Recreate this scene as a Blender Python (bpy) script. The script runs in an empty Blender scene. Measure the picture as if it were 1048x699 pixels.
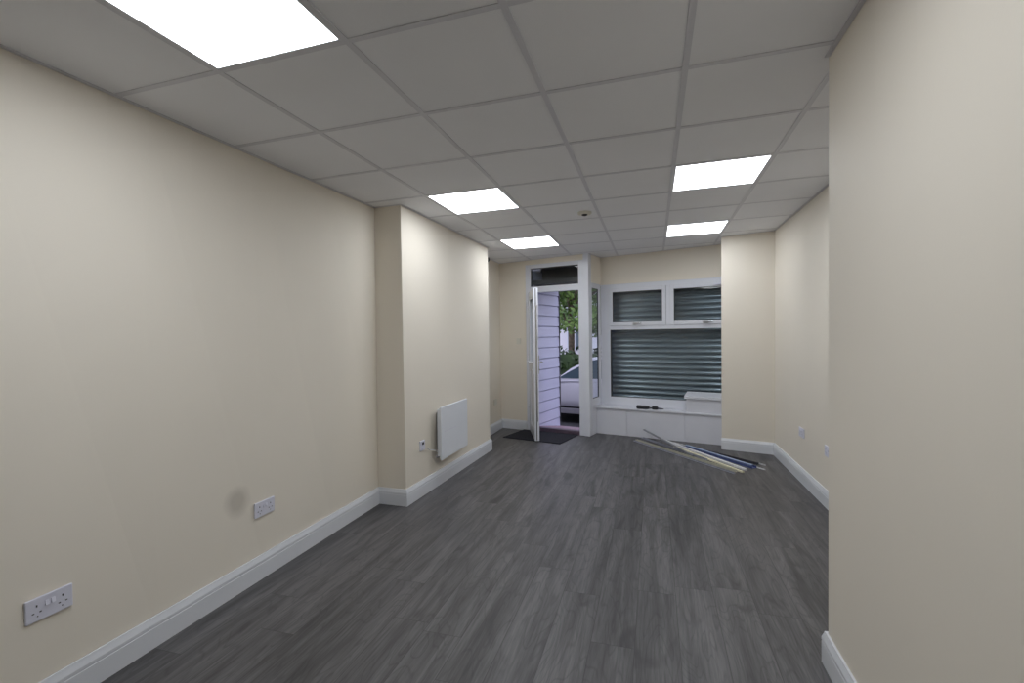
import bpy, math, random
from mathutils import Vector, Matrix

random.seed(7)
scene = bpy.context.scene
COL = scene.collection

# ------------------------------------------------------------------ frames
H0, TILT = 2.4451, 0.0129                    # suspended ceiling: height at x = 0, slight fall
def ceil_z(x): return H0 + TILT * x
ANG = -math.atan(0.25)                       # the shopfront runs at a slight angle to the room
MS = Matrix.Translation((0.84, 4.89, 0)) @ Matrix.Rotation(ANG, 4, 'Z')   # x along the street, y outward
I4 = Matrix.Identity(4)
def S(s, k, z): return MS @ Vector((s, k, z))

# ------------------------------------------------------------------ materials
def new_mat(name):
    m = bpy.data.materials.new(name); m.use_nodes = True
    nt = m.node_tree
    return m, nt, nt.nodes['Principled BSDF']
def N(nt, typ, **kw):
    n = nt.nodes.new(typ)
    for k, v in kw.items():
        if k in n.inputs: n.inputs[k].default_value = v
        else: setattr(n, k, v)
    return n
def MATH(nt, op, a, b=None):
    n = nt.nodes.new('ShaderNodeMath'); n.operation = op
    for i, v in enumerate((a, b)):
        if v is None: continue
        if isinstance(v, (int, float)): n.inputs[i].default_value = v
        else: nt.links.new(v, n.inputs[i])
    return n.outputs[0]
def MIXC(nt, fac, a, b, mode='MIX'):
    n = nt.nodes.new('ShaderNodeMix'); n.data_type = 'RGBA'; n.blend_type = mode
    for sock, v in ((n.inputs[0], fac), (n.inputs[6], a), (n.inputs[7], b)):
        if isinstance(v, (int, float)): sock.default_value = v
        elif isinstance(v, tuple): sock.default_value = v if len(v) == 4 else v + (1,)
        else: nt.links.new(v, sock)
    return n.outputs[2]
def RAMP(nt, fac, stops):
    n = nt.nodes.new('ShaderNodeValToRGB'); cr = n.color_ramp
    while len(cr.elements) < len(stops): cr.elements.new(0.5)
    for el, (p, c) in zip(cr.elements, stops):
        el.position = p; el.color = (c, c, c, 1) if isinstance(c, (int, float)) else tuple(c) + (1,)
    nt.links.new(fac, n.inputs[0]); return n.outputs[0]
def plain(name, rgb, rough=0.5, metal=0.0, var=0.04, scale=6.0, bump=0.0, bscale=120.0, spec=0.5, coat=0.0):
    m, nt, b = new_mat(name)
    tc = N(nt, 'ShaderNodeTexCoord')
    nz = N(nt, 'ShaderNodeTexNoise', Scale=scale, Detail=4.0)
    nt.links.new(tc.outputs['Object'], nz.inputs['Vector'])
    lo = tuple(c * (1 - var) for c in rgb); hi = tuple(min(1, c * (1 + var)) for c in rgb)
    nt.links.new(RAMP(nt, nz.outputs[0], [(0.3, lo), (0.7, hi)]), b.inputs['Base Color'])
    b.inputs['Roughness'].default_value = rough; b.inputs['Metallic'].default_value = metal
    b.inputs['Specular IOR Level'].default_value = spec; b.inputs['Coat Weight'].default_value = coat
    if bump:
        nb = N(nt, 'ShaderNodeTexNoise', Scale=bscale, Detail=3.0)
        nt.links.new(tc.outputs['Object'], nb.inputs['Vector'])
        bp = N(nt, 'ShaderNodeBump', Strength=bump, Distance=0.002)
        nt.links.new(nb.outputs[0], bp.inputs['Height']); nt.links.new(bp.outputs[0], b.inputs['Normal'])
    return m

CREAM = (0.785, 0.730, 0.635)
def wall_material(name, stain=None):
    m, nt, b = new_mat(name)
    tc = N(nt, 'ShaderNodeTexCoord')
    nz = N(nt, 'ShaderNodeTexNoise', Scale=1.3, Detail=5.0)
    nt.links.new(tc.outputs['Object'], nz.inputs['Vector'])
    col = RAMP(nt, nz.outputs[0], [(0.3, tuple(c * 0.985 for c in CREAM)), (0.7, tuple(min(1, c * 1.015) for c in CREAM))])
    if stain:                                  # round grey smudge on the paint
        d = N(nt, 'ShaderNodeVectorMath', operation='DISTANCE'); d.inputs[1].default_value = stain
        wob = N(nt, 'ShaderNodeTexNoise', Scale=9.0, Detail=2.0); nt.links.new(tc.outputs['Object'], wob.inputs['Vector'])
        nt.links.new(tc.outputs['Object'], d.inputs[0])
        dd = MATH(nt, 'ADD', d.outputs['Value'], MATH(nt, 'MULTIPLY', MATH(nt, 'SUBTRACT', wob.outputs[0], 0.5), 0.05))
        f = RAMP(nt, dd, [(0.035, 0.42), (0.098, 0.0)])
        col = MIXC(nt, f, col, (0.30, 0.27, 0.22))
    nt.links.new(col, b.inputs['Base Color'])
    b.inputs['Roughness'].default_value = 0.62; b.inputs['Specular IOR Level'].default_value = 0.3
    nb = N(nt, 'ShaderNodeTexNoise', Scale=160.0, Detail=3.0); nt.links.new(tc.outputs['Object'], nb.inputs['Vector'])
    bp = N(nt, 'ShaderNodeBump', Strength=0.08, Distance=0.002)
    nt.links.new(nb.outputs[0], bp.inputs['Height']); nt.links.new(bp.outputs[0], b.inputs['Normal'])
    return m

def floor_material():
    m, nt, b = new_mat('grey_oak_laminate')
    tc = N(nt, 'ShaderNodeTexCoord'); sp = N(nt, 'ShaderNodeSeparateXYZ')
    nt.links.new(tc.outputs['Object'], sp.inputs[0]); x, y = sp.outputs[0], sp.outputs[1]
    W, L = 0.19, 1.29
    u = MATH(nt, 'DIVIDE', MATH(nt, 'SUBTRACT', x, 1.763), W)
    row = MATH(nt, 'FLOOR', u); fu = MATH(nt, 'FRACT', u)
    wn = N(nt, 'ShaderNodeTexWhiteNoise', noise_dimensions='1D'); nt.links.new(row, wn.inputs['W'])
    v = MATH(nt, 'ADD', MATH(nt, 'DIVIDE', y, L), MATH(nt, 'MULTIPLY', wn.outputs['Value'], 7.0))
    pid = MATH(nt, 'FLOOR', v); fv = MATH(nt, 'FRACT', v)
    cmb = N(nt, 'ShaderNodeCombineXYZ'); nt.links.new(row, cmb.inputs[0]); nt.links.new(pid, cmb.inputs[1])
    w2 = N(nt, 'ShaderNodeTexWhiteNoise', noise_dimensions='2D'); nt.links.new(cmb.outputs[0], w2.inputs['Vector'])
    rnd = w2.outputs['Value']
    # grain coordinates differ from plank to plank
    gx = MATH(nt, 'ADD', x, MATH(nt, 'MULTIPLY', rnd, 17.0)); gz = MATH(nt, 'MULTIPLY', rnd, 31.0)
    def vec(sx, sy):
        c = N(nt, 'ShaderNodeCombineXYZ')
        nt.links.new(MATH(nt, 'MULTIPLY', gx, sx), c.inputs[0]); nt.links.new(MATH(nt, 'MULTIPLY', y, sy), c.inputs[1]); nt.links.new(gz, c.inputs[2])
        return c.outputs[0]
    fine = N(nt, 'ShaderNodeTexNoise', Scale=1.0, Detail=6.0, Roughness=0.65); nt.links.new(vec(95, 5.0), fine.inputs['Vector'])
    broad = N(nt, 'ShaderNodeTexNoise', Scale=1.0, Detail=4.0, Distortion=0.6); nt.links.new(vec(15, 1.3), broad.inputs['Vector'])
    rings = N(nt, 'ShaderNodeTexNoise', Scale=1.0, Detail=2.0, Distortion=0.4); nt.links.new(vec(5.5, 0.9), rings.inputs['Vector'])
    ring = MATH(nt, 'ABSOLUTE', MATH(nt, 'SINE', MATH(nt, 'MULTIPLY', rings.outputs[0], 62.0)))
    knot = N(nt, 'ShaderNodeTexNoise', Scale=1.0, Detail=3.0, Distortion=0.8); nt.links.new(vec(7.0, 2.3), knot.inputs['Vector'])
    kf = RAMP(nt, knot.outputs[0], [(0.60, 0.0), (0.72, 1.0)])
    base = RAMP(nt, rnd, [(0.0, (0.090, 0.087, 0.090)), (0.5, (0.102, 0.099, 0.102)), (1.0, (0.114, 0.111, 0.114))])
    g1 = RAMP(nt, fine.outputs[0], [(0.30, 0.60), (0.62, 1.16)])
    g2 = RAMP(nt, broad.outputs[0], [(0.32, 0.60), (0.66, 1.22)])
    g3 = RAMP(nt, ring, [(0.0, 0.80), (0.45, 1.06)])
    col = MIXC(nt, 1.0, MIXC(nt, 1.0, MIXC(nt, 1.0, base, g1, 'MULTIPLY'), g2, 'MULTIPLY'), g3, 'MULTIPLY')
    col = MIXC(nt, MATH(nt, 'MULTIPLY', kf, 0.62), col, (0.030, 0.029, 0.031))
    # joints
    eu = MATH(nt, 'MULTIPLY', MATH(nt, 'MINIMUM', fu, MATH(nt, 'SUBTRACT', 1.0, fu)), W)
    ev = MATH(nt, 'MULTIPLY', MATH(nt, 'MINIMUM', fv, MATH(nt, 'SUBTRACT', 1.0, fv)), L)
    edge = MATH(nt, 'LESS_THAN', MATH(nt, 'MINIMUM', eu, ev), 0.0016)
    col = MIXC(nt, MATH(nt, 'MULTIPLY', edge, 0.55), col, (0.02, 0.02, 0.02))
    nt.links.new(col, b.inputs['Base Color'])
    nt.links.new(RAMP(nt, fine.outputs[0], [(0.3, 0.40), (0.7, 0.52)]), b.inputs['Roughness'])
    b.inputs['Specular IOR Level'].default_value = 0.42
    bp = N(nt, 'ShaderNodeBump', Strength=0.12, Distance=0.001)
    nt.links.new(fine.outputs[0], bp.inputs['Height']); nt.links.new(bp.outputs[0], b.inputs['Normal'])
    return m

def glass_material(name, tint=(0.93, 0.96, 0.97)):
    m = bpy.data.materials.new(name); m.use_nodes = True; nt = m.node_tree; nt.nodes.clear()
    out = N(nt, 'ShaderNodeOutputMaterial'); tr = N(nt, 'ShaderNodeBsdfTransparent'); gl = N(nt, 'ShaderNodeBsdfGlossy')
    tr.inputs[0].default_value = tint + (1,); gl.inputs['Roughness'].default_value = 0.01
    fr = N(nt, 'ShaderNodeFresnel', IOR=1.5); mx = N(nt, 'ShaderNodeMixShader')
    tcg = N(nt, 'ShaderNodeTexCoord'); nz = N(nt, 'ShaderNodeTexNoise', Scale=0.8); bp = N(nt, 'ShaderNodeBump', Strength=0.02, Distance=0.01)
    nt.links.new(tcg.outputs['Object'], nz.inputs['Vector']); nt.links.new(nz.outputs[0], bp.inputs['Height']); nt.links.new(bp.outputs[0], gl.inputs['Normal'])
    ge = N(nt, 'ShaderNodeNewGeometry')          # reflect at the outer skin only; no false total reflection inside the thin pane
    nt.links.new(MATH(nt, 'MULTIPLY', fr.outputs[0], MATH(nt, 'SUBTRACT', 1.0, ge.outputs['Backfacing'])), mx.inputs[0]); nt.links.new(tr.outputs[0], mx.inputs[1]); nt.links.new(gl.outputs[0], mx.inputs[2])
    nt.links.new(mx.outputs[0], out.inputs[0]); return m
def emit_material(name, rgb, strength):
    m = bpy.data.materials.new(name); m.use_nodes = True; nt = m.node_tree; nt.nodes.clear()
    out = N(nt, 'ShaderNodeOutputMaterial'); em = N(nt, 'ShaderNodeEmission', Strength=strength); em.inputs[0].default_value = rgb + (1,)
    nt.links.new(em.outputs[0], out.inputs[0]); return m
def leaf_material(name, dark, light, scale=3.0):
    m, nt, b = new_mat(name)
    tc = N(nt, 'ShaderNodeTexCoord'); nz = N(nt, 'ShaderNodeTexNoise', Scale=scale, Detail=5.0)
    nt.links.new(tc.outputs['Object'], nz.inputs['Vector'])
    nt.links.new(RAMP(nt, nz.outputs[0], [(0.35, dark), (0.65, light)]), b.inputs['Base Color'])
    b.inputs['Roughness'].default_value = 0.55; b.inputs['Transmission Weight'].default_value = 0.0
    return m

LAMP = 11.2
M = dict(
    wall=wall_material('cream_wall_paint'), wall_stained=wall_material('cream_wall_paint_smudged', (-0.519, 0.535, 0.483)),
    floor=floor_material(),
    tile=plain('mineral_ceiling_tile', (0.85, 0.855, 0.88), 0.9, var=0.015, scale=2.0, bump=0.25, bscale=260, spec=0.1),
    grid=plain('ceiling_grid_metal', (0.66, 0.66, 0.70), 0.45, var=0.02, spec=0.4),
    lamp=emit_material('lamp_diffuser', (0.905, 0.945, 1.0), LAMP),
    white=plain('white_gloss_paint', (0.71, 0.73, 0.77), 0.28, var=0.012),
    upvc=plain('white_upvc', (0.73, 0.745, 0.80), 0.25, var=0.012),
    board=plain('white_painted_board', (0.68, 0.69, 0.75), 0.35, var=0.02),
    plastic=plain('white_plastic', (0.70, 0.70, 0.80), 0.3, var=0.01),
    creamplastic=plain('off_white_plastic', (0.70, 0.68, 0.60), 0.4, var=0.01),
    enamel=plain('white_enamel', (0.76, 0.79, 0.84), 0.3, var=0.01),
    black=plain('black_plastic', (0.012, 0.012, 0.016), 0.45, var=0.1),
    dark=plain('dark_recess', (0.03, 0.03, 0.035), 0.6, var=0.1),
    gasket=plain('dark_rubber_gasket', (0.05, 0.05, 0.055), 0.6, var=0.1),
    chrome=plain('satin_chrome', (0.62, 0.62, 0.64), 0.25, metal=1.0, var=0.03),
    mat=plain('dark_grey_carpet_mat', (0.030, 0.030, 0.036), 0.95, var=0.35, scale=90, bump=0.8, bscale=400, spec=0.1),
    glass=glass_material('clear_glass'),
    shutter=plain('blue_grey_shutter_metal', (0.25, 0.28, 0.305), 0.25, metal=0.5, var=0.12, scale=3.0),
    clad=plain('pale_lavender_cladding', (0.58, 0.59, 0.75), 0.45, var=0.03, scale=2.0),
    threshold=plain('dark_purple_brown_threshold', (0.10, 0.070, 0.095), 0.5, var=0.15, scale=9.0),
    step=plain('red_brown_doorstep_tile', (0.30, 0.19, 0.23), 0.6, var=0.2, scale=9.0),
    asphalt=plain('dark_asphalt', (0.05, 0.05, 0.055), 0.9, var=0.25, scale=30, bump=0.4, bscale=90),
    render=plain('grey_masonry', (0.35, 0.34, 0.34), 0.9, var=0.1, scale=4, bump=0.3),
    soffit=plain('dark_soffit_board', (0.05, 0.05, 0.055), 0.7, var=0.1),
    paint=plain('white_car_paint', (0.80, 0.79, 0.86), 0.18, var=0.008, coat=0.6),
    carglass=plain('tinted_car_glass', (0.05, 0.085, 0.11), 0.05, var=0.05, spec=0.6),
    rubber=plain('black_tyre_rubber', (0.012, 0.012, 0.013), 0.85, var=0.1),
    sill=plain('grey_car_sill_plastic', (0.30, 0.29, 0.32), 0.5, var=0.05),
    alloy=plain('alloy_wheel_metal', (0.5, 0.5, 0.52), 0.3, metal=0.9, var=0.05),
    leaf=leaf_material('green_leaf', (0.03, 0.075, 0.010), (0.17, 0.28, 0.05)),
    hedge=leaf_material('dark_hedge_leaf', (0.010, 0.028, 0.006), (0.04, 0.08, 0.016)),
    bark=plain('brown_bark', (0.14, 0.11, 0.075), 0.9, var=0.4, scale=9, bump=0.8, bscale=20),
    house=plain('pale_house_render', (0.78, 0.77, 0.80), 0.85, var=0.06, scale=1.0),
    roof=plain('slate_roof', (0.12, 0.12, 0.14), 0.7, var=0.2, scale=6),
    steel=plain('bright_white_steel_strip', (0.82, 0.82, 0.84), 0.35, metal=0.25, var=0.05),
    greysteel=plain('grey_galvanised_strip', (0.34, 0.35, 0.38), 0.4, metal=0.7, var=0.12, scale=20),
    blue=plain('blue_film_strip', (0.075, 0.10, 0.25), 0.35, var=0.2, scale=14),
    ivory=plain('ivory_plastic_strip', (0.74, 0.70, 0.52), 0.4, var=0.06),
    slateblue=plain('slate_blue_strip', (0.34, 0.35, 0.41), 0.4, metal=0.2, var=0.15, scale=14),
    ivorygrey=plain('yellowish_grey_strip', (0.52, 0.50, 0.40), 0.4, metal=0.1, var=0.1, scale=20),
    paleblue=plain('pale_blue_film_strip', (0.30, 0.38, 0.55), 0.3, var=0.1, scale=14),
    darkstrip=plain('dark_grey_strip', (0.07, 0.07, 0.085), 0.45, metal=0.3, var=0.1),
    cable=plain('white_cable_sheath', (0.74, 0.74, 0.76), 0.45, var=0.01),
)

# ------------------------------------------------------------------ mesh builder (world space, with a frame)
class MB:
    def __init__(s, frame=I4): s.v, s.f, s.sm, s.m = [], [], [], frame
    def add(s, vs, fs, smooth=False):
        o = len(s.v); s.v += [s.m @ Vector(p) for p in vs]; s.f += [tuple(i + o for i in f) for f in fs]; s.sm += [smooth] * len(fs); return s
    def box(s, x0, x1, y0, y1, z0, z1):
        vs = [(x, y, z) for z in (z0, z1) for x, y in ((x0, y0), (x1, y0), (x1, y1), (x0, y1))]
        return s.add(vs, [(3, 2, 1, 0), (4, 5, 6, 7), (0, 1, 5, 4), (1, 2, 6, 5), (2, 3, 7, 6), (3, 0, 4, 7)])
    def prism(s, bot, top):                     # two matching 3D polygons, counter-clockwise from above
        n = len(bot)
        return s.add(list(bot) + list(top), [tuple(range(n - 1, -1, -1)), tuple(range(n, 2 * n))] + [(i, (i + 1) % n, n + (i + 1) % n, n + i) for i in range(n)])
    def loft(s, rings, closed=True, caps=True, smooth=True):
        n = len(rings[0]); vs = [p for r in rings for p in r]; fs = []
        for a in range(len(rings) - 1):
            for i in range(n if closed else n - 1):
                j = (i + 1) % n; fs.append((a * n + i, a * n + j, (a + 1) * n + j, (a + 1) * n + i))
        s.add(vs, fs, smooth)
        if caps and closed:
            s.add(rings[0], [tuple(range(n - 1, -1, -1))]); s.add(rings[-1], [tuple(range(n))])
        return s
    def cyl(s, p0, p1, r0, r1=None, n=16, smooth=True):
        r1 = r0 if r1 is None else r1; p0, p1 = Vector(p0), Vector(p1); d = (p1 - p0).normalized()
        a = d.orthogonal().normalized(); b = d.cross(a)
        ring = lambda c, r: [tuple(c + (a * math.cos(t) + b * math.sin(t)) * r) for t in [2 * math.pi * i / n for i in range(n)]]
        return s.loft([ring(p0, r0), ring(p1, r1)], smooth=smooth)
    def tube(s, pts, r, n=8):
        pts = [Vector(p) for p in pts]; rings = []
        for i, p in enumerate(pts):
            d = (pts[min(i + 1, len(pts) - 1)] - pts[max(i - 1, 0)]).normalized()
            a = d.orthogonal().normalized() if abs(d.z) > 0.9 else d.cross(Vector((0, 0, 1))).normalized(); b = d.cross(a)
            rings.append([tuple(p + (a * math.cos(t) + b * math.sin(t)) * r) for t in [2 * math.pi * k / n for k in range(n)]])
        return s.loft(rings)
    def rot(s, prof, c, axis, n=24):            # lathe: prof of (radius, height) about axis from c
        c, d = Vector(c), Vector(axis).normalized(); a = d.orthogonal().normalized(); b = d.cross(a)
        rings = [[tuple(c + d * h + (a * math.cos(t) + b * math.sin(t)) * r) for t in [2 * math.pi * k / n for k in range(n)]] for r, h in prof]
        return s.loft(rings)

WM = {}
def link(o, parent=None, mw=I4):
    COL.objects.link(o); WM[o.name] = mw
    if parent is not None:
        o.parent = parent; o.matrix_local = WM[parent.name].inverted() @ mw
    else: o.matrix_world = mw
    return o
def build(name, mb, mat, parent=None, bevel=0.0, base=None, seg=2):
    """One mesh object; its origin is its parent's, or base (a point or matrix)."""
    mw = WM[parent.name] if parent is not None else (base if isinstance(base, Matrix) else Matrix.Translation(base or (0, 0, 0)))
    inv = mw.inverted(); me = bpy.data.meshes.new(name)
    me.from_pydata([tuple(inv @ v) for v in mb.v], [], mb.f); me.update()
    for p, sm in zip(me.polygons, mb.sm): p.use_smooth = sm
    me.materials.append(mat)
    import bmesh
    bm = bmesh.new(); bm.from_mesh(me); bmesh.ops.recalc_face_normals(bm, faces=bm.faces[:]); bm.to_mesh(me); bm.free()
    o = bpy.data.objects.new(name, me); link(o, parent, mw)
    if bevel:
        bv = o.modifiers.new('bevel', 'BEVEL'); bv.width = bevel; bv.segments = seg; bv.limit_method = 'ANGLE'; bv.angle_limit = math.radians(50)
    return o
def tag(o, label=None, cat=None, group=None, kind=None):
    if label: o['label'] = label
    if cat: o['category'] = cat
    if group: o['group'] = group
    if kind: o['kind'] = kind
    return o
def empty(name, mw, label=None, cat=None, group=None, kind=None):
    o = bpy.data.objects.new(name, None); o.empty_display_size = 0.1
    if not isinstance(mw, Matrix): mw = Matrix.Translation(mw)
    return tag(link(o, None, mw), label, cat, group, kind)
def structure(name, mb, mat, bevel=0.0): return tag(build(name, mb, mat, bevel=bevel), kind='structure')
def SF(s, k, z): return MS @ Matrix.Translation((s, k, z))
def sh(): return MB(MS)

# ------------------------------------------------------------------ room shell
YB = -4.3                                     # wall behind the camera
def xl_bot(y): return -0.530 + (1.92 - y) * 0.0165
def xl_top(y): return -0.535 - (1.97 - y) * 0.022
def xl(y, z): t = z / 2.44; return xl_bot(y) * (1 - t) + xl_top(y) * t
ZT = 2.62                                     # walls run up behind the ceiling void
def lean(p0, p1, z):                          # straight line from floor point to ceiling point, carried to height z
    t = z / 2.45; return (p0[0] + (p1[0] - p0[0]) * t, p0[1] + (p1[1] - p0[1]) * t, z)
A0 = S(-1.42, 0, 0)                           # alcove corner at the front wall, x about -0.51

floor_mb = MB().prism([(-0.9, YB - .2, -.12), (3.3, YB - .2, -.12), (3.3, 4.4, -.12), tuple(S(1.72, .30, -.12)), tuple(S(-.0, .30, -.12)), tuple(S(0, .04, -.12)), tuple(S(-1.9, .04, -.12))],
                      [(-0.9, YB - .2, 0), (3.3, YB - .2, 0), (3.3, 4.4, 0), tuple(S(1.72, .30, 0)), tuple(S(-.0, .30, 0)), tuple(S(0, .04, 0)), tuple(S(-1.9, .04, 0))])
structure('floor', floor_mb, M['floor'])

w = MB()                                      # left wall, as slightly twisted plaster
ys = [YB + (1.97 - YB) * i / 10 for i in range(11)]
for a, b in zip(ys[:-1], ys[1:]):
    q = lambda y, z: (xl(y, z), y, z)
    w.prism([q(a, 0), q(b, 0), (-0.85, b, 0), (-0.85, a, 0)][::-1], [q(a, ZT), q(b, ZT), (-0.85, b, ZT), (-0.85, a, ZT)][::-1])
structure('wall_left', w, M['wall_stained'])
def upright(pts, n=8):                             # footprint given by (floor point, ceiling point) pairs
    return MB().loft([[lean(a, b, ZT * i / n) for a, b in pts] for i in range(n + 1)], smooth=False)
structure('wall_chimney', upright([((-.85, 1.94), (-.85, 1.945)), ((-.272, 1.925), (-.292, 1.945)), ((-.224, 3.87), (-.256, 3.965)), ((-.85, 3.87), (-.85, 3.96))]), M['wall'], 0.004)
structure('wall_alcove', MB().prism([(-.8, 3.6, 0), (-.51, 3.6, 0), tuple(S(-1.43, .1, 0)), (-.8, 5.5, 0)], [(-.8, 3.6, ZT), (-.51, 3.6, ZT), tuple(S(-1.43, .1, ZT)), (-.8, 5.5, ZT)]), M['wall'])
wf = sh()                                     # front wall: beside and over the door, over both windows
wf.box(-1.75, -.965, 0, .16, 0, ZT)
wf.box(-.965, -.072, 0, .07, 2.378, ZT)
wf.box(-.16, 0, .10, .46, 2.075, ZT)
wf.box(-.16, 1.74, .46, .62, 2.068, ZT)
structure('wall_front', wf, M['wall'])
structure('wall_pier', upright([((2.425, 4.55), (2.424, 4.455)), ((3.2, 4.335), (3.2, 4.275)), ((3.2, 5.3), (3.2, 5.3)), (tuple(S(1.75, .70, 0)[:2]), tuple(S(1.75, .70, 0)[:2]))]), M['wall'], 0.004)
structure('wall_right', MB().box(2.955, 3.2, .2, 4.7, 0, ZT), M['wall'])
structure('wall_partition', upright([((2.35, YB), (2.36, YB)), ((3.2, YB), (3.2, YB)), ((3.2, .715), (3.2, .715)), ((2.341, .715), (2.352, .715))]), M['wall'], 0.004)
structure('wall_back', MB().box(-.9, 3.2, YB - .15, YB, 0, ZT), M['wall'])

# suspended ceiling: tiles, grid, wall angle
LIGHTS = {(0, -1), (0, 3), (0, 6), (3, 3), (3, 6), (2, -1)}
GW, G = 0.0125, 0.6
tiles, bars = MB(), MB()
def ctile(mb, x0, x1, y0, y1, dz0, dz1):
    mb.prism([(x0, y0, ceil_z(x0) + dz0), (x1, y0, ceil_z(x1) + dz0), (x1, y1, ceil_z(x1) + dz0), (x0, y1, ceil_z(x0) + dz0)],
             [(x0, y0, ceil_z(x0) + dz1), (x1, y0, ceil_z(x1) + dz1), (x1, y1, ceil_z(x1) + dz1), (x0, y1, ceil_z(x0) + dz1)])
for i in range(-2, 6):
    for j in range(-8, 10):
        if (i, j) in LIGHTS: continue
        ctile(tiles, i * G + .001, (i + 1) * G - .001, j * G + .001, (j + 1) * G - .001, .004, .019)
ceiling = tag(build('ceiling', tiles, M['tile']), kind='structure')
for i in range(-1, 6): ctile(bars, i * G - GW, i * G + GW, YB, 5.6, 0, .0035)
for i in range(-2, 6):
    for j in range(-7, 10): ctile(bars, i * G + GW, (i + 1) * G - GW, j * G - GW, j * G + GW, .0005, .0035)
build('suspension_grid', bars, M['grid'], ceiling)
def angle_strip(p, q, inward):                # flange of the wall angle along the top of a wall
    (x0, y0), (x1, y1) = p, q; ix, iy = inward; W = .019
    lo = [(x0, y0), (x1, y1), (x1 + ix * W, y1 + iy * W), (x0 + ix * W, y0 + iy * W)]
    mb = MB().prism([(x, y, ceil_z(x) - .0015) for x, y in lo], [(x, y, ceil_z(x) + .003) for x, y in lo])
    build('wall_angle', mb, M['grid'], ceiling)
angle_strip((xl_top(YB), YB), (xl_top(1.94), 1.94), (1, 0))
angle_strip((xl_top(1.94), 1.945), (-.292, 1.945), (0, -1))
angle_strip((-.292, 1.945), (-.256, 3.965), (1, 0))
angle_strip((-.51, 3.965), tuple(S(-1.41, 0, 0)[:2]), (1, 0))
nx, ny = math.sin(ANG), -math.cos(ANG)
angle_strip(tuple(S(-1.42, 0, 0)[:2]), tuple(S(-.08, 0, 0)[:2]), (nx, ny))
angle_strip(tuple(S(0, .02, 0)[:2]), tuple(S(0, .46, 0)[:2]), (-ny, nx))
angle_strip(tuple(S(0, .46, 0)[:2]), tuple(S(1.66, .46, 0)[:2]), (nx, ny))
angle_strip((2.424, 4.455), (2.955, 4.335), (0, -1))
angle_strip((2.955, .72), (2.955, 4.37), (-1, 0))
angle_strip((2.36, YB), (2.352, .70), (-1, 0))

# skirting boards with a chamfered and grooved top
SK = [(0, 0), (.018, 0), (.018, .088), (.0155, .091), (.018, .094), (.018, .106), (.011, .126), (.009, .134), (0, .134)]
def baseboard(name, path, side=1):
    pts = [Vector((x, y, 0)) for x, y in path]; rings = []
    for i, p in enumerate(pts):
        ds = [(pts[j + 1] - pts[j]).normalized() for j in (i - 1, i) if 0 <= j < len(pts) - 1]
        ns = [Vector((-d.y, d.x, 0)) * side for d in ds]
        n = sum(ns, Vector()).normalized(); n = n / max(.3, n.dot(ns[0]))
        rings.append([tuple(p + n * a + Vector((0, 0, b))) for a, b in SK])
    mb = MB().loft(rings, smooth=False)
    structure(name, mb, M['white'])
baseboard('baseboard_left', [(xl_bot(YB), YB), (xl_bot(1.925), 1.932), (-.272, 1.925), (-.224, 3.87), (-.40, 3.87)], -1)
baseboard('baseboard_alcove', [(-.51, 3.88), tuple(S(-1.437 + .045, 0, 0)[:2]), tuple(S(-.965, 0, 0)[:2])], -1)
baseboard('baseboard_right', [(2.52, 4.65), (2.425, 4.55), (2.955, 4.403), (2.955, .73)][1:], -1)
baseboard('baseboard_near', [(2.35, YB), (2.341, .715), (2.9, .715)], 1)

# ------------------------------------------------------------------ LED ceiling panels
def led(i, j, label):
    x0, y0 = i * G, j * G; z = ceil_z(x0 + .3)
    t = empty('ceiling_light', (x0 + .3, y0 + .3, z), label, 'ceiling light', 'square light panels in the ceiling grid')
    d = MB(); ctile(d, x0 + .021, x0 + .579, y0 + .021, y0 + .579, .0015, .006); build('diffuser', d, M['lamp'], t)
    f = MB()
    for a in ((.0125, .021, .0125, .5875), (.579, .5875, .0125, .5875), (.021, .579, .0125, .021), (.021, .579, .579, .5875)):
        ctile(f, x0 + a[0], x0 + a[1], y0 + a[2], y0 + a[3], .0005, .008)
    ctile(f, x0 + .0125, x0 + .5875, y0 + .0125, y0 + .5875, .0085, .03)
    build('frame', f, M['white'], t)
led(0, -1, 'largest lit square ceiling panel, cut by the top edge above the left wall')
led(0, 3, 'lit square ceiling panel beside the projecting chimney wall')
led(0, 6, 'lit square ceiling panel nearest the open door')
led(3, 3, 'lit square ceiling panel on the right, larger of the right-hand pair')
led(3, 6, 'lit square ceiling panel in front of the shuttered window, smaller of the right-hand pair')
led(2, -1, 'lit square ceiling panel of which only a bright corner shows at the top edge')

t = empty('ceiling_detector', (1.085, 2.765, ceil_z(1.085)), 'small cream round detector with dark centre on the ceiling tiles', 'detector')
c = (1.085, 2.765, ceil_z(1.085) + .004)
build('base', MB().rot([(.0, 0), (.062, 0), (.062, -.012), (.052, -.020), (.0, -.020)], c, (0, 0, 1), 28), M['creamplastic'], t)
build('lens', MB().rot([(.026, -.019), (.025, -.026), (.014, -.031), (.0, -.032)], c, (0, 0, 1), 24), M['black'], t)

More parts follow.
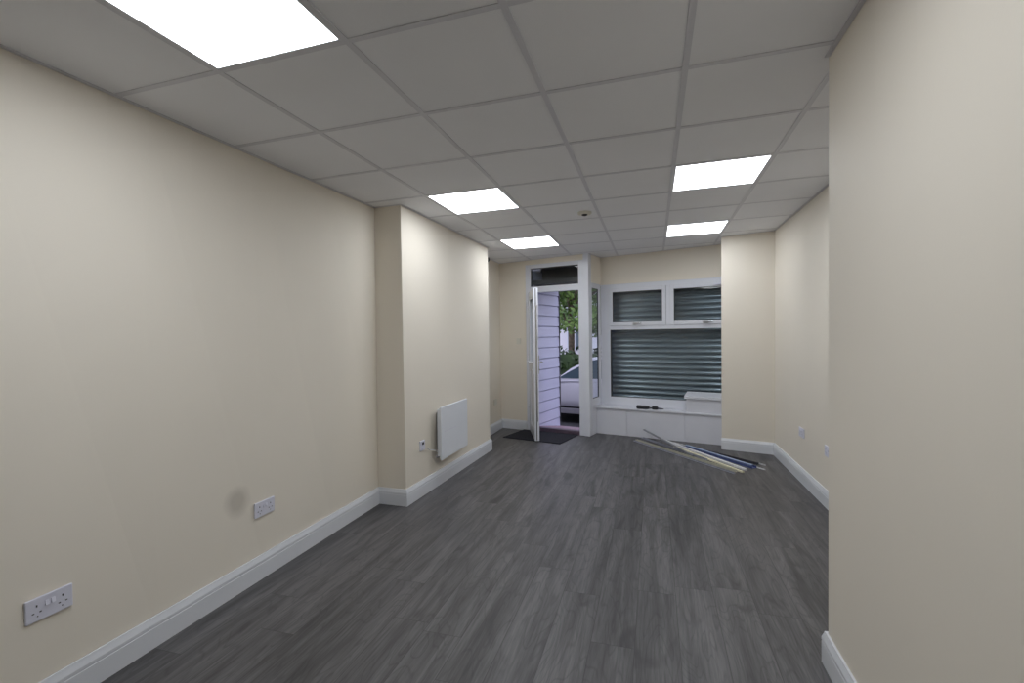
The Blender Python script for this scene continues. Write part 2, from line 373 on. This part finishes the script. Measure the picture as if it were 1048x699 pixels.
# ------------------------------------------------------------------ door set
door = empty('door_1', SF(-.52, .035, 0), kind='structure')
f = sh()
f.box(-.965, -.885, 0, .07, 0, 2.378); f.box(-.885, -.150, 0, .07, 2.322, 2.378)
f.box(-.150, -.078, 0, .07, 0, 2.378); f.box(-.885, -.150, 0, .07, 1.978, 2.062)
build('frame', f, M['upvc'], door, .004)
build('corner_post', sh().box(-.077, 0, -.008, .095, 0, 2.47), M['upvc'], door, .004)
build('transom_pane', sh().box(-.885, -.150, .03, .036, 2.062, 2.322), M['glass'], door)
g = sh()
for a in ((-.885, -.875, 2.062, 2.322), (-.160, -.150, 2.062, 2.322), (-.875, -.160, 2.062, 2.070), (-.875, -.160, 2.314, 2.322)):
    g.box(a[0], a[1], .02, .046, a[2], a[3])
build('transom_gasket', g, M['gasket'], door)
build('threshold', sh().box(-.885, -.150, -.004, .075, 0, .058), M['threshold'], door, .004)
# leaf, hinged at the left jamb and swung in
LA = math.radians(-56.5)
ML = SF(-.885, -.004, .012) @ Matrix.Rotation(LA, 4, 'Z')        # x along the leaf from the hinge, y outward face
LW, LT, LH = .735, .062, 1.966
lf = MB(ML)
lf.box(0, .10, -LT / 2, LT / 2, 0, LH); lf.box(LW - .10, LW, -LT / 2, LT / 2, 0, LH)
lf.box(.10, LW - .10, -LT / 2, LT / 2, 0, .14); lf.box(.10, LW - .10, -LT / 2, LT / 2, LH - .10, LH); lf.box(.10, LW - .10, -LT / 2, LT / 2, .88, .98)
leaf = build('leaf', lf, M['upvc'], door, .006)
build('glass_pane', MB(ML).box(.10, LW - .10, -.006, .006, .98, LH - .10), M['glass'], leaf)
pn = MB(ML).box(.10, LW - .10, -.014, .014, .14, .88)
build('lower_panel', pn, M['upvc'], leaf)
for z0, z1 in ((.14, .88), (.98, LH - .10)):
    bd = MB(ML)
    for sgn in (-1, 1):
        y0, y1 = sorted((sgn * .014, sgn * .028))
        bd.box(.10, .118, y0, y1, z0, z1); bd.box(LW - .118, LW - .10, y0, y1, z0, z1); bd.box(.118, LW - .118, y0, y1, z0, z0 + .018); bd.box(.118, LW - .118, y0, y1, z1 - .018, z1)
    build('glazing_bead', bd, M['upvc'], leaf, .004)
build('weather_seal', MB(ML).box(LW - .0005, LW + .003, -.008, .004, .01, LH - .01), M['gasket'], leaf)
build('lock_plate', MB(ML).box(LW + .0002, LW + .0045, -.006, .014, .25, 1.75), M['chrome'], leaf)
for sgn in (-1, 1):
    y = sgn * LT / 2
    h = MB(ML)
    y0, y1 = sorted((y, y + sgn * .012)); h.box(LW - .068, LW - .036, y0, y1, .86, 1.10)
    h.tube([(LW - .052, y, 1.01), (LW - .052, y + sgn * .048, 1.01), (LW - .066, y + sgn * .056, 1.01), (LW - .18, y + sgn * .056, 1.006)], .0095)
    h.cyl((LW - .052, y + sgn * .011, .915), (LW - .052, y + sgn * .02, .915), .010)
    build('handle', h, M['upvc'] if sgn < 0 else M['chrome'], leaf, .002)
for z in (.22, .98, 1.72):
    hb = MB(ML); hb.cyl((-.004, -LT / 2 - .012, z), (-.004, -LT / 2 - .012, z + .11), .011); hb.box(-.004, .034, -LT / 2 - .004, -LT / 2, z + .005, z + .105)
    build('hinge', hb, M['upvc'], leaf)

tag(build('door_mat', sh().box(-1.01, -.165, -.60, -.015, .0005, .011), M['mat'], base=SF(-.59, -.3, 0), bevel=.004),
    'dark grey carpet mat on the floor under the open door', 'door mat')

# ------------------------------------------------------------------ windows
win = empty('window_1', SF(.87, .49, .38), kind='structure')
WR = 1.735
f = sh()
f.box(.0, .135, .46, .53, .375, 2.068); f.box(1.68, WR, .46, .53, .375, 2.068)
f.box(.135, 1.68, .46, .53, .375, .492); f.box(.135, 1.68, .46, .53, 1.43, 1.492); f.box(.135, 1.68, .46, .53, 2.005, 2.068)
f.box(.905, .957, .46, .53, 1.492, 2.005)
build('frame', f, M['upvc'], win, .004)
def ring(mb, x0, x1, y0, y1, z0, z1, wx, wz):
    mb.box(x0, x0 + wx, y0, y1, z0, z1); mb.box(x1 - wx, x1, y0, y1, z0, z1); mb.box(x0 + wx, x1 - wx, y0, y1, z0, z0 + wz); mb.box(x0 + wx, x1 - wx, y0, y1, z1 - wz, z1); return mb
for x0, x1, hx in ((.128, .903, .50), (.959, 1.69, 1.40)):
    sa = build('sash', ring(sh(), x0, x1, .446, .50, 1.484, 2.006, .048, .050), M['upvc'], win, .005)
    build('pane', sh().box(x0 + .046, x1 - .046, .47, .476, 1.532, 1.958), M['glass'], sa)
    build('gasket', ring(sh(), x0 + .046, x1 - .046, .452, .49, 1.532, 1.958, .006, .006), M['gasket'], sa)
    h = sh(); h.box(hx - .035, hx + .035, .434, .446, 1.498, 1.524)
    h.tube([(hx - .02, .44, 1.511), (hx - .02, .418, 1.511), (hx - .005, .410, 1.511), (hx + .085, .412, 1.515)], .008)
    build('handle', h, M['chrome'], sa)
build('pane', sh().box(.133, 1.682, .49, .496, .49, 1.432), M['glass'], win)
build('gasket', ring(sh(), .135, 1.68, .466, .52, .492, 1.43, .006, .006), M['gasket'], win)

sw = empty('window_2', SF(-.04, .28, .43), kind='structure')
f = sh()
f.box(-.03, 0, .096, .118, .40, 2.075); f.box(-.022, 0, .365, .459, .40, 2.075); f.box(-.05, 0, .118, .365, .40, .492); f.box(-.05, 0, .118, .365, 2.005, 2.075)
build('frame', f, M['upvc'], sw, .004)
build('pane', sh().box(-.018, -.013, .117, .366, .49, 2.007), M['glass'], sw)
g = sh()
for a in ((.118, .123, .492, 2.005), (.358, .365, .492, 2.005), (.123, .358, .492, .498), (.123, .358, 1.999, 2.005)): g.box(-.021, -.006, a[0], a[1], a[2], a[3])
build('gasket', g, M['gasket'], sw)

# boxed-in ledge under the window
led_ = empty('window_ledge', SF(.85, .35, 0), 'long white boxed-in ledge under the shuttered window', 'ledge')
build('ledge_top', sh().box(-.004, 1.72, .232, .46, .352, .375), M['board'], led_, .004)
for a, b in ((.002, .418), (.421, 1.168), (1.171, 1.70)):
    build('front_panel', sh().box(a, b, .25, .268, .0, .352), M['board'], led_, .0015)
build('end_panel', sh().box(-.02, 0.0, .096, .46, 0, .40), M['board'], led_, .002)
rb = empty('ledge_box', SF(1.42, .36, .375), 'raised white box with overhanging lid standing on the right end of the ledge', 'box')
build('lid', sh().prism([(1.165, .238, .545), (1.65, .238, .545), (1.65, .445, .545), (1.165, .445, .545)], [(1.165, .238, .578), (1.65, .238, .578), (1.65, .445, .618), (1.165, .445, .618)]), M['board'], rb, .003)
build('body', sh().box(1.19, 1.64, .256, .442, .376, .545), M['board'], rb, .002)
br = empty('window_bracket', SF(1.60, .40, 2.0), 'small white plastic bracket at the top right corner of the window', 'bracket')
build('housing', sh().box(1.585, 1.64, .37, .445, 1.985, 2.075), M['plastic'], br, .006)
build('arm', sh().box(1.50, 1.60, .415, .443, 1.972, 1.990), M['plastic'], br, .004)

# black hand tool lying on the ledge
tl = empty('hand_tool', SF(.73, .28, .376), 'black hand tool with a narrow tip lying on the white ledge', 'hand tool')
def lump(pts, n=14):
    mb = sh(); rings = []
    for s_, k_, z_, rh, rv in pts:
        rings.append([(s_, k_ + 1.3 * rh * math.cos(q), z_ + .006 + 1.4 * rv * math.sin(q)) for q in [2 * math.pi * i / n for i in range(n)]])
    return mb.loft(rings)
build('grip', lump([(.555, .26, .393, .010, .010), (.562, .26, .395, .019, .018), (.60, .26, .395, .021, .0185), (.63, .262, .394, .018, .0165), (.66, .263, .394, .021, .0175), (.70, .265, .394, .018, .0165), (.725, .267, .392, .011, .011)]), M['black'], tl)
build('neck', lump([(.72, .267, .391, .008, .008), (.765, .27, .390, .007, .007)]), M['darkstrip'], tl)
build('head', lump([(.755, .27, .391, .010, .010), (.765, .27, .394, .022, .0175), (.80, .272, .395, .025, .0185), (.825, .274, .394, .018, .016), (.835, .275, .391, .009, .010)]), M['black'], tl)
build('tip', lump([(.83, .275, .390, .008, .008), (.87, .278, .388, .007, .007), (.905, .28, .386, .002, .003)]), M['darkstrip'], tl)

# ------------------------------------------------------------------ roller shutter outside the window
rs = empty('roller_shutter', SF(.87, .64, .32), 'closed blue-grey metal roller shutter behind the main window', 'shutter')
prof, z, pitch = [], .30, .072
while z < 2.16:
    for q in range(17):
        a = q / 16; prof.append((.636 - .0165 * math.sin(math.pi * a), z + a * (pitch - .008)))
    prof += [(.640, z + pitch - .007), (.640, z + pitch - .001)]
    z += pitch
sl = sh(); n = len(prof)
sl.loft([[(x, k, zz) for k, zz in prof] for x in (.055, 1.745)], closed=False, caps=False, smooth=False)
sl.loft([[(x, k + .012, zz) for k, zz in prof] for x in (.055, 1.745)], closed=False, caps=False, smooth=False)
build('slat_curtain', sl, M['shutter'], rs)
build('bottom_bar', sh().box(.055, 1.745, .625, .655, .268, .318), M['shutter'], rs, .003)
for a, b in ((.0, .06), (1.742, 1.79)): build('guide_rail', sh().box(a, b, .60, .675, .26, 2.16), M['soffit'], rs, .002)
build('roller_box', sh().box(-.0, 1.79, .622, .86, 2.14, 2.40), M['soffit'], rs, .003)

# ------------------------------------------------------------------ sockets, spur, switch
def plate_frame(x, y, z, face):               # local x along the wall (to the viewer's right), y out of the wall, z up
    if face == 'left':    # wall on the left, facing +x : viewer's right is +y
        return Matrix(((0, 1, 0, x), (1, 0, 0, y), (0, 0, 1, z), (0, 0, 0, 1)))
    if face == 'right':   # facing -x
        return Matrix(((0, -1, 0, x), (-1, 0, 0, y), (0, 0, 1, z), (0, 0, 0, 1)))
    return MS @ Matrix(((1, 0, 0, x), (0, -1, 0, y), (0, 0, 1, z), (0, 0, 0, 1)))
def double_socket(mw, label, mat):
    t = empty('wall_socket', mw, label, 'socket', 'white double sockets on the walls')
    b = MB(mw).box(-.073, .073, .0005, .010, -.043, .043); build('faceplate', b, mat, t, .003)
    for sx in (-1, 1):
        cx = sx * .040
        o = MB(mw)
        o.box(cx - .002, cx + .002, .0095, .0112, .010, .018)                       # earth slot
        for dx in (-.011, .011): o.box(cx + dx - .0033, cx + dx + .0033, .0095, .0112, -.012, -.0085)
        o.cyl((cx - sx * .002, .0095, -.024), (cx - sx * .002, .0112, -.024), .0022, n=10)
        build('outlet', o, M['dark'], t)
        rk = MB(mw).prism([(sx * .0095 - .006, .0095, .004), (sx * .0095 + .006, .0095, .004), (sx * .0095 + .006, .015, .004), (sx * .0095 - .006, .015, .004)],
                          [(sx * .0095 - .006, .0095, .022), (sx * .0095 + .006, .0095, .022), (sx * .0095 + .006, .0115, .022), (sx * .0095 - .006, .0115, .022)])
        build('rocker_switch', rk, mat, t, .0008)
double_socket(plate_frame(xl(-.319, .396), -.319, .396, 'left'), 'white double socket low on the left wall, nearest the camera', M['plastic'])
double_socket(plate_frame(xl(.715, .393), .715, .393, 'left'), 'white double socket on the left wall beside the round grey smudge', M['plastic'])
double_socket(plate_frame(2.955, 3.37, .455, 'right'), 'white double socket on the right wall, farther of the two towards the window', M['plastic'])
double_socket(plate_frame(2.955, 2.685, .440, 'right'), 'white double socket on the right wall cut off by the near wall edge', M['plastic'])
def small_plate(name, mw, label, cat, mat, w=.043, rocker=True):
    t = empty(name, mw, label, cat)
    build('faceplate', MB(mw).box(-w, w, .0005, .009, -.043, .043), mat, t, .003)
    if rocker: build('rocker_switch', MB(mw).prism([(-.008, .0085, -.014), (.008, .0085, -.014), (.008, .0135, -.014), (-.008, .0135, -.014)], [(-.008, .0085, .014), (.008, .0085, .014), (.008, .010, .014), (-.008, .010, .014)]), mat, t, .001)
    return t
small_plate('blank_plate', plate_frame(-.51, 4.915, .425, 'left'), 'small cream plate low on the alcove wall left of the door', 'wall plate', M['creamplastic'], .06, False)
small_plate('light_switch', plate_frame(-1.087, -.0, 1.285, 'front'), 'small cream light switch on the wall between alcove and door frame', 'light switch', M['creamplastic'], .036)
xc = lambda y: -.248 - (3.0 - y) * .021
mw = plate_frame(xc(2.2) - .004, 2.205, .428, 'left')
sp = empty('fused_spur', mw, 'white fused spur switch with dark dot on the chimney wall beside the heater', 'switch')
build('faceplate', MB(mw).box(-.043, .043, -.006, .010, -.043, .043), M['plastic'], sp, .003)
build('fuse_carrier', MB(mw).box(-.020, .020, .009, .013, -.034, -.008), M['plastic'], sp, .001)
build('rocker_switch', MB(mw).box(-.010, .016, .009, .014, .008, .028), M['black'], sp, .001)

# black sensor at the ceiling, just past the chimney wall
bs = empty('alarm_sensor', (-.51, 4.55, 2.40), 'small black sensor high on the alcove wall by the chimney edge', 'sensor')
build('bracket', MB().box(-.509, -.497, 4.53, 4.57, 2.365, 2.425), M['black'], bs, .002)
build('body', MB().rot([(.0, 0), (.028, 0), (.034, .016), (.034, .04), (.022, .055), (.0, .058)], (-.498, 4.55, 2.40), (1, 0, 0), 20), M['black'], bs)

# ------------------------------------------------------------------ panel heater
hx = -.248
ht = empty('panel_heater', (hx, 2.68, .26), 'white wall-mounted panel heater on the chimney wall', 'heater')
build('casing', MB().box(hx + .030, hx + .074, 2.405, 2.955, .285, .715), M['enamel'], ht, .008)
build('front_panel', MB().box(hx + .074, hx + .092, 2.365, 2.985, .262, .738), M['enamel'], ht, .006, seg=3)
build('side_trim', MB().box(hx + .060, hx + .076, 2.385, 2.41, .275, .725), M['enamel'], ht, .004)
for y in (2.50, 2.86): build('wall_bracket', MB().box(hx - .012, hx + .034, y - .02, y + .02, .33, .67), M['greysteel'], ht, .002)
gr = MB()
for i in range(14): gr.box(hx + .036, hx + .068, 2.43 + i * .036, 2.43 + i * .036 + .022, .7135, .7165)
build('top_vent', gr, M['dark'], ht)
build('control_box', MB().box(hx + .012, hx + .055, 2.41, 2.44, .272, .30), M['sill'], ht, .004)
ln = MB().box(hx + .0915, hx + .0928, 2.42, 2.70, .508, .512)
build('panel_crease', ln, M['plastic'], ht)
build('power_cable', MB().tube([(hx + .004, 2.252, .40), (hx + .012, 2.29, .37), (hx + .018, 2.34, .36), (hx + .028, 2.385, .345), (hx + .034, 2.41, .315)], .004), M['cable'], ht)

# ------------------------------------------------------------------ loose strips on the floor
def strip(p0, p1, kind, mat, label, wd=.022, ht_=.022):
    p0, p1 = Vector(p0), Vector(p1); d = p1 - p0; Lg = d.length; xax = d.normalized()
    yax = Vector((0, 0, 1)).cross(xax).normalized(); zax = xax.cross(yax)
    mw = Matrix(((xax.x, yax.x, zax.x, p0.x), (xax.y, yax.y, zax.y, p0.y), (xax.z, yax.z, zax.z, p0.z), (0, 0, 0, 1)))
    mb = MB(mw); h = wd / 2; th = .0022
    if kind == 'tee':
        pr = [(-h, 0), (h, 0), (h, th), (th / 2, th), (th / 2, ht_), (-th / 2, ht_), (-th / 2, th), (-h, th)]
    elif kind == 'channel':
        pr = [(-h, 0), (h, 0), (h, ht_), (h - th, ht_), (h - th, th), (-h + th, th), (-h + th, ht_), (-h, ht_)]
    elif kind == 'angle':
        pr = [(-h, 0), (h, 0), (h, th), (-h + th, th), (-h + th, ht_), (-h, ht_)]
    else:
        pr = [(-h, 0), (h, 0), (h, ht_ * .7), (h * .7, ht_), (-h * .7, ht_), (-h, ht_ * .7)]
    mb.loft([[(0, a, b) for a, b in pr], [(Lg, a, b) for a, b in pr]], smooth=False)
    o = build('metal_strip', mb, mat, base=mw)
    return tag(o, label, 'strip', 'loose strips on the floor')
strip((1.415, 4.735, .001), (2.41, 3.503, .001), 'tee', M['slateblue'], 'blue-grey strip along the near edge of the loose pile', .020, .016)
strip((1.44, 4.775, .001), (2.435, 3.572, .001), 'channel', M['ivorygrey'], 'yellowish grey strip just behind the near edge of the loose pile', .024, .018)
strip((1.515, 4.93, .001), (2.20, 3.972, .001), 'channel', M['slateblue'], 'narrow slate blue strip at the left end of the pile', .030, .016)
strip((1.80, 4.815, .001), (2.535, 3.65, .001), 'bar', M['steel'], 'bright white strip in the middle of the pile', .030, .020)
strip((1.895, 4.54, .001), (2.493, 3.561, .001), 'bar', M['ivory'], 'ivory strip with its end at the near tip of the pile', .028, .016)
strip((2.006, 4.575, .001), (2.628, 3.755, .001), 'channel', M['blue'], 'wide blue channel strip at the right end of the pile', .060, .020)
strip((2.03, 4.545, .0225), (2.61, 3.78, .0225), 'bar', M['paleblue'], 'pale blue strip lying on top of the wide blue channel strip', .026, .010)
strip((1.903, 4.747, .001), (2.759, 3.90, .001), 'angle', M['steel'], 'thin white strip at the back, reaching farthest right', .020, .012)
strip((2.20, 4.395, .001), (2.69, 3.90, .001), 'channel', M['darkstrip'], 'dark grey strip between the wide blue strip and the back strip', .020, .022)
strip((2.52, 3.968, .001), (2.717, 3.715, .001), 'tee', M['steel'], 'short thin white strip poking out past the blue strip end', .014, .010)
strip((1.538, 4.93, .110), (2.07, 4.03, .022), 'bar', M['greysteel'], 'grey strip leaning with its raised end against the white ledge', .024, .012)

# ------------------------------------------------------------------ outside: entrance recess
cl = sh(); pr, zz = [], -.45                            # shiplap boards with open shadow joints
while zz < 2.28:
    pr += [(-.945, zz), (-.920, zz + .001), (-.926, zz + .151), (-.945, zz + .152)]
    zz += .163
cl.loft([[(a, k, b) for a, b in pr] for k in (.075, 1.03)], closed=False, caps=False, smooth=False)
cl.box(-1.10, -.945, .075, 1.03, -.6, 2.30)
structure('wall_cladding', cl, M['clad'])
structure('trim_1', sh().box(-1.11, -.912, 1.03, 1.05, -.6, 2.30), M['soffit'], .002)
structure('wall_outer', sh().box(-6.0, -1.10, .95, 1.03, -.6, 3.4).box(-6.0, -.965, .16, .22, 0, 2.6).box(-.16, 1.80, .53, .625, -.6, .372).box(1.79, 5, .55, .75, -.6, 3.4).box(-6, 5, .88, 1.05, 2.42, 3.6), M['render'])
so_ = sh().box(-.95, -.17, .075, 1.05, 2.10, 2.16).box(-.95, -.17, .46, .50, 2.02, 2.42).box(-.95, -.17, .075, 1.05, 2.40, 2.46).box(-.17, -.005, .63, 1.05, 2.10, 2.46)
structure('trim_2', so_, M['soffit'], .002)
ds = sh().prism([(-.915, .076, -.55), (-.17, .076, -.55), (-.17, 1.02, -.55), (-.915, 1.02, -.55)], [(-.915, .076, .052), (-.17, .076, .052), (-.17, 1.02, -.105), (-.915, 1.02, -.105)])
tag(build('doorstep', ds, M['step'], base=SF(-.54, .55, -.55), bevel=.006), 'red-brown sloping doorstep outside the open door', 'doorstep')
GZ = -.55
structure('floor_street', MB(MS).box(-30, 30, .5, 45, GZ - .3, GZ), M['asphalt'])

# ------------------------------------------------------------------ white car parked outside
MC = MS @ Matrix.Translation((-1.20, 4.30, GZ + .045))         # x to the rear along the street, y away from the shop
car = empty('car', MC, 'white car parked outside beyond the open door', 'car')
def sect(x, hw, zs, zb, nb=6):                          # lower body section: rounded sides, shoulder at zb
    pts = [(hw * .93, zs), (hw * .99, zs + .10), (hw, zs + .30), (hw * .985, zb - .16), (hw * .95, zb - .03), (hw * .88, zb)]
    return [(x, -a, b) for a, b in pts] + [(x, a, b) for a, b in reversed(pts)]
st = [(-2.08, .55, .36, .58), (-2.02, .70, .27, .66), (-1.85, .80, .25, .72), (-1.5, .855, .25, .79), (-1.05, .875, .26, .86), (-.6, .88, .26, .915), (0, .88, .26, .93), (.7, .88, .26, .945), (1.3, .87, .26, .96), (1.75, .83, .28, .96), (1.98, .76, .32, .94), (2.06, .66, .40, .86)]
body = build('body', MB(MC).loft([sect(*a) for a in st]), M['paint'], car)
sb = body.modifiers.new('smooth', 'SUBSURF'); sb.levels = sb.render_levels = 1
def gh(x, hb, zb, ht2, zt): return [(x, -hb, zb), (x, -ht2, zt), (x, -ht2 * .85, zt + .02), (x, ht2 * .85, zt + .02), (x, ht2, zt), (x, hb, zb)]
roof = [(-.98, .84, .84, .83, .87), (-.62, .855, .87, .74, 1.14), (-.18, .86, .88, .67, 1.355), (.25, .86, .89, .65, 1.41), (.8, .86, .90, .65, 1.41), (1.3, .85, .91, .63, 1.355), (1.75, .80, .91, .65, 1.15), (1.92, .76, .90, .71, .96)]
fine = []                                               # stations interpolated so that the panels stay near planar
for a, b in zip(roof[:-1], roof[1:]):
    fine += [tuple(u + (v - u) * q / 5 for u, v in zip(a, b)) for q in range(5)]
fine.append(roof[-1])
build('cabin', MB(MC).loft([gh(*a) for a in fine], smooth=False), M['paint'], car)
def side_y(x, z, sgn):                                  # cabin side surface at x, z
    for (x0, hb0, zb0, ht0, zt0), (x1, hb1, zb1, ht1, zt1) in zip(roof[:-1], roof[1:]):
        if x0 <= x <= x1:
            q = (x - x0) / (x1 - x0); hb, zb, h2, zt = (a + (b - a) * q for a, b in ((hb0, hb1), (zb0, zb1), (ht0, ht1), (zt0, zt1)))
            return sgn * (hb + (h2 - hb) * (z - zb) / (zt - zb) + .010)
def side_glass(outline, sgn):
    mb = MB(MC); rings = []                              # outline: (x, lower z, upper z) stations
    xs = [o[0] for o in outline]
    for q in range(21):
        x = xs[0] + (xs[-1] - xs[0]) * q / 20
        for (xa, la, ua), (xb_, lb, ub) in zip(outline[:-1], outline[1:]):
            if xa - 1e-9 <= x <= xb_ + 1e-9:
                t_ = (x - xa) / (xb_ - xa); lo, up = la + (lb - la) * t_, ua + (ub - ua) * t_; break
        o_ = [(x, side_y(x, z_, sgn), z_) for z_ in (lo, (lo + up) / 2, up)]
        rings.append(o_ + [(a, b - sgn * .006, c_) for a, b, c_ in reversed(o_)])
    mb.loft(rings, smooth=False)
    return build('side_window', mb, M['carglass'], car)
for sgn in (-1, 1):
    side_glass([(-.88, .925, .935), (-.60, .93, 1.095), (-.20, .935, 1.30), (.0, .94, 1.345), (.30, .945, 1.355)], sgn)
    side_glass([(.38, .945, 1.355), (.85, .95, 1.35), (1.22, .965, 1.30), (1.50, 1.02, 1.12)], sgn)
    build('sill_trim', MB(MC).box(-1.0, 1.0, *sorted((sgn * .80, sgn * .868)), .17, .285), M['sill'], car, .01)
    mr = MB(MC); y0, y1 = sorted((sgn * .86, sgn * 1.02)); mr.box(-.92, -.80, y0, y1, .92, 1.04)
    build('mirror', mr, M['paint'], car, .03, seg=3)
    build('door_handle', MB(MC).box(.20, .36, *sorted((sgn * .872, sgn * .905)), .80, .825), M['chrome'], car, .008)
    build('door_gap', MB(MC).box(.345, .352, *sorted((sgn * .86, sgn * .8835)), .32, .90), M['gasket'], car)
    for x in (-1.28, 1.30):
        wh = build('wheel', MB(MC).rot([(.15, 0), (.30, 0), (.318, .03), (.318, .17), (.30, .20), (.15, .20)], (x, sgn * .70, .318), (0, sgn, 0), 28), M['rubber'], car)
        build('hub', MB(MC).rot([(.0, .195), (.05, .21), (.19, .202), (.205, .195), (.20, .18), (0, .18)], (x, sgn * .70, .318), (0, sgn, 0), 28), M['alloy'], wh)
        build('wheel_arch', MB(MC).rot([(.32, .175), (.375, .175), (.375, .1835), (.32, .1835)], (x, sgn * .70, .335), (0, sgn, 0), 28), M['sill'], car)
build('windscreen', MB(MC).add([(-.90, -.66, .935), (-.90, .66, .935), (-.24, .56, 1.335), (-.24, -.56, 1.335)] + [(-.91, -.66, .945), (-.91, .66, .945), (-.25, .56, 1.345), (-.25, -.56, 1.345)],
      [(0, 1, 2, 3), (7, 6, 5, 4), (0, 1, 5, 4), (1, 2, 6, 5), (2, 3, 7, 6), (3, 0, 4, 7)]), M['carglass'], car)
build('underbody', MB(MC).box(-1.7, 1.7, -.70, .70, .16, .30), M['rubber'], car)

# ------------------------------------------------------------------ greenery and house across the street
def leaves(mb, centre, rad, count, size, rnd):
    c = Vector(centre)
    for _ in range(count):
        while True:
            p = Vector((rnd.uniform(-1, 1), rnd.uniform(-1, 1), rnd.uniform(-1, 1)))
            if .15 < p.length < 1: break
        p = c + Vector((p.x * rad[0], p.y * rad[1], p.z * rad[2])); a = Vector((rnd.gauss(0, 1), rnd.gauss(0, 1), rnd.gauss(0, 1))).normalized(); b = a.orthogonal().normalized()
        s_ = size * rnd.uniform(.6, 1.3); cc = a.cross(b)
        mb.add([tuple(p - a * s_), tuple(p + b * s_ * .45 + cc * s_ * .1), tuple(p + a * s_), tuple(p - b * s_ * .45 + cc * s_ * .1)], [(0, 1, 2, 3)])
def tree(s, k, crown_z, r, rz, seed, label, n=2600, size=.12):
    rnd = random.Random(seed); base = S(s, k, GZ)
    t = empty('tree', base, label, 'tree', 'trees across the street')
    tr = MB(); top = Vector((base.x, base.y, crown_z))
    tr.loft([[(base.x + dx + q * math.cos(a), base.y + q * math.sin(a), z_) for a in [2 * math.pi * i / 10 for i in range(10)]] for dx, q, z_ in ((0, .17, GZ), (.03, .13, GZ + .6), (.05, .11, crown_z * .5), (.0, .08, crown_z))])
    for i in range(6):
        a = i * 1.05 + seed; tr.tube([(base.x, base.y, crown_z * .55 + i * .12), (base.x + math.cos(a) * r * .35, base.y + math.sin(a) * r * .35, crown_z * .8 + i * .1), (base.x + math.cos(a) * r * .75, base.y + math.sin(a) * r * .75, crown_z + .3)], .05)
    build('trunk', tr, M['bark'], t)
    cr = MB()
    for i in range(26):
        a = rnd.uniform(0, 6.28); q = rnd.uniform(.1, .8) * r; h = rnd.uniform(-.75, .8) * rz
        leaves(cr, (base.x + q * math.cos(a), base.y + q * math.sin(a), crown_z + h), (r * .36, r * .36, rz * .25), n // 26, size, rnd)
    build('crown', cr, M['leaf'], t)
tree(-4.9, 10.6, 3.25, 2.6, 2.1, 3, 'green leafy tree seen through the open doorway, above the car', n=5200)
tree(-9.3, 17.0, 3.6, 2.3, 2.2, 8, 'green tree farther back, partly hidden behind the nearer leafy tree', n=1800)
hd = MB(); rnd = random.Random(5)
for i in range(26):
    p = S(-9.5 + i * .5, 7.6 + rnd.uniform(-.15, .15), GZ + .75); leaves(hd, p, (.55, .6, .85 + rnd.uniform(-.12, .1)), 170, .11, rnd)
hd.m = MS; hd.box(-9.6, 3.2, 7.35, 7.85, GZ, GZ + 1.3)
tag(build('hedge', hd, M['hedge'], base=SF(-3, 7.6, GZ)), 'dark green hedge behind the white car', 'hedge')
hs = empty('house', SF(-9, 22, GZ), 'pale house across the street behind the trees', 'house')
build('wall', MB(MS).box(-16, -1.5, 22, 27, GZ, 5.2), M['house'], hs)
build('roof', MB(MS).add([(-16.3, 21.7, 5.2), (-1.2, 21.7, 5.2), (-1.2, 27.3, 5.2), (-16.3, 27.3, 5.2), (-16.3, 24.5, 7.6), (-1.2, 24.5, 7.6)], [(0, 1, 5, 4), (2, 3, 4, 5), (0, 4, 3), (1, 2, 5), (0, 3, 2, 1)]), M['roof'], hs)
for i in range(6):
    for z0 in (.35, 2.9):
        x = -14.6 + i * 2.25
        wn_ = build('window', ring(MB(MS), x, x + 1.1, 21.95, 22.05, z0, z0 + 1.4, .08, .08).box(x + .52, x + .58, 21.95, 22.05, z0 + .08, z0 + 1.32), M['white'], hs)
        build('pane', MB(MS).box(x + .08, x + 1.02, 21.98, 22.0, z0 + .08, z0 + 1.32), M['carglass'], wn_)

# ------------------------------------------------------------------ daylight and camera
wd = bpy.data.worlds.new('overcast_sky'); scene.world = wd; wd.use_nodes = True
bg = wd.node_tree.nodes['Background']; bg.inputs[0].default_value = (0.76, 0.77, 1.0, 1); bg.inputs[1].default_value = 1.9

F, YAW, PITCH, ROLL = 486.45, .2889, -.0132, -.0131
cy, sy, cp, sp_, cr_, sr_ = math.cos(YAW), math.sin(YAW), math.cos(PITCH), math.sin(PITCH), math.cos(ROLL), math.sin(ROLL)
fw = Vector((-sy * cp, cy * cp, sp_)); r0 = Vector((cy, sy, 0)); u0 = r0.cross(fw)
r = r0 * cr_ + u0 * sr_; u = u0 * cr_ - r0 * sr_
cd = bpy.data.cameras.new('camera'); cam = bpy.data.objects.new('camera', cd); COL.objects.link(cam)
cd.sensor_width = 36; cd.lens = F / 1048 * 36; cd.clip_start = .02; cd.clip_end = 200
loc = Vector((1.663, -1.5096, 1.3743))
cam.matrix_world = Matrix(((r.x, u.x, -fw.x, loc.x), (r.y, u.y, -fw.y, loc.y), (r.z, u.z, -fw.z, loc.z), (0, 0, 0, 1)))
scene.camera = cam

vs = scene.view_settings
vs.view_transform = 'Standard'; vs.look = 'None'; vs.exposure = 0; vs.gamma = 1; vs.use_curve_mapping = False
scene.cycles.max_bounces = 12; scene.cycles.diffuse_bounces = 8; scene.cycles.transparent_max_bounces = 16
scene.cycles.sample_clamp_indirect = 6.0
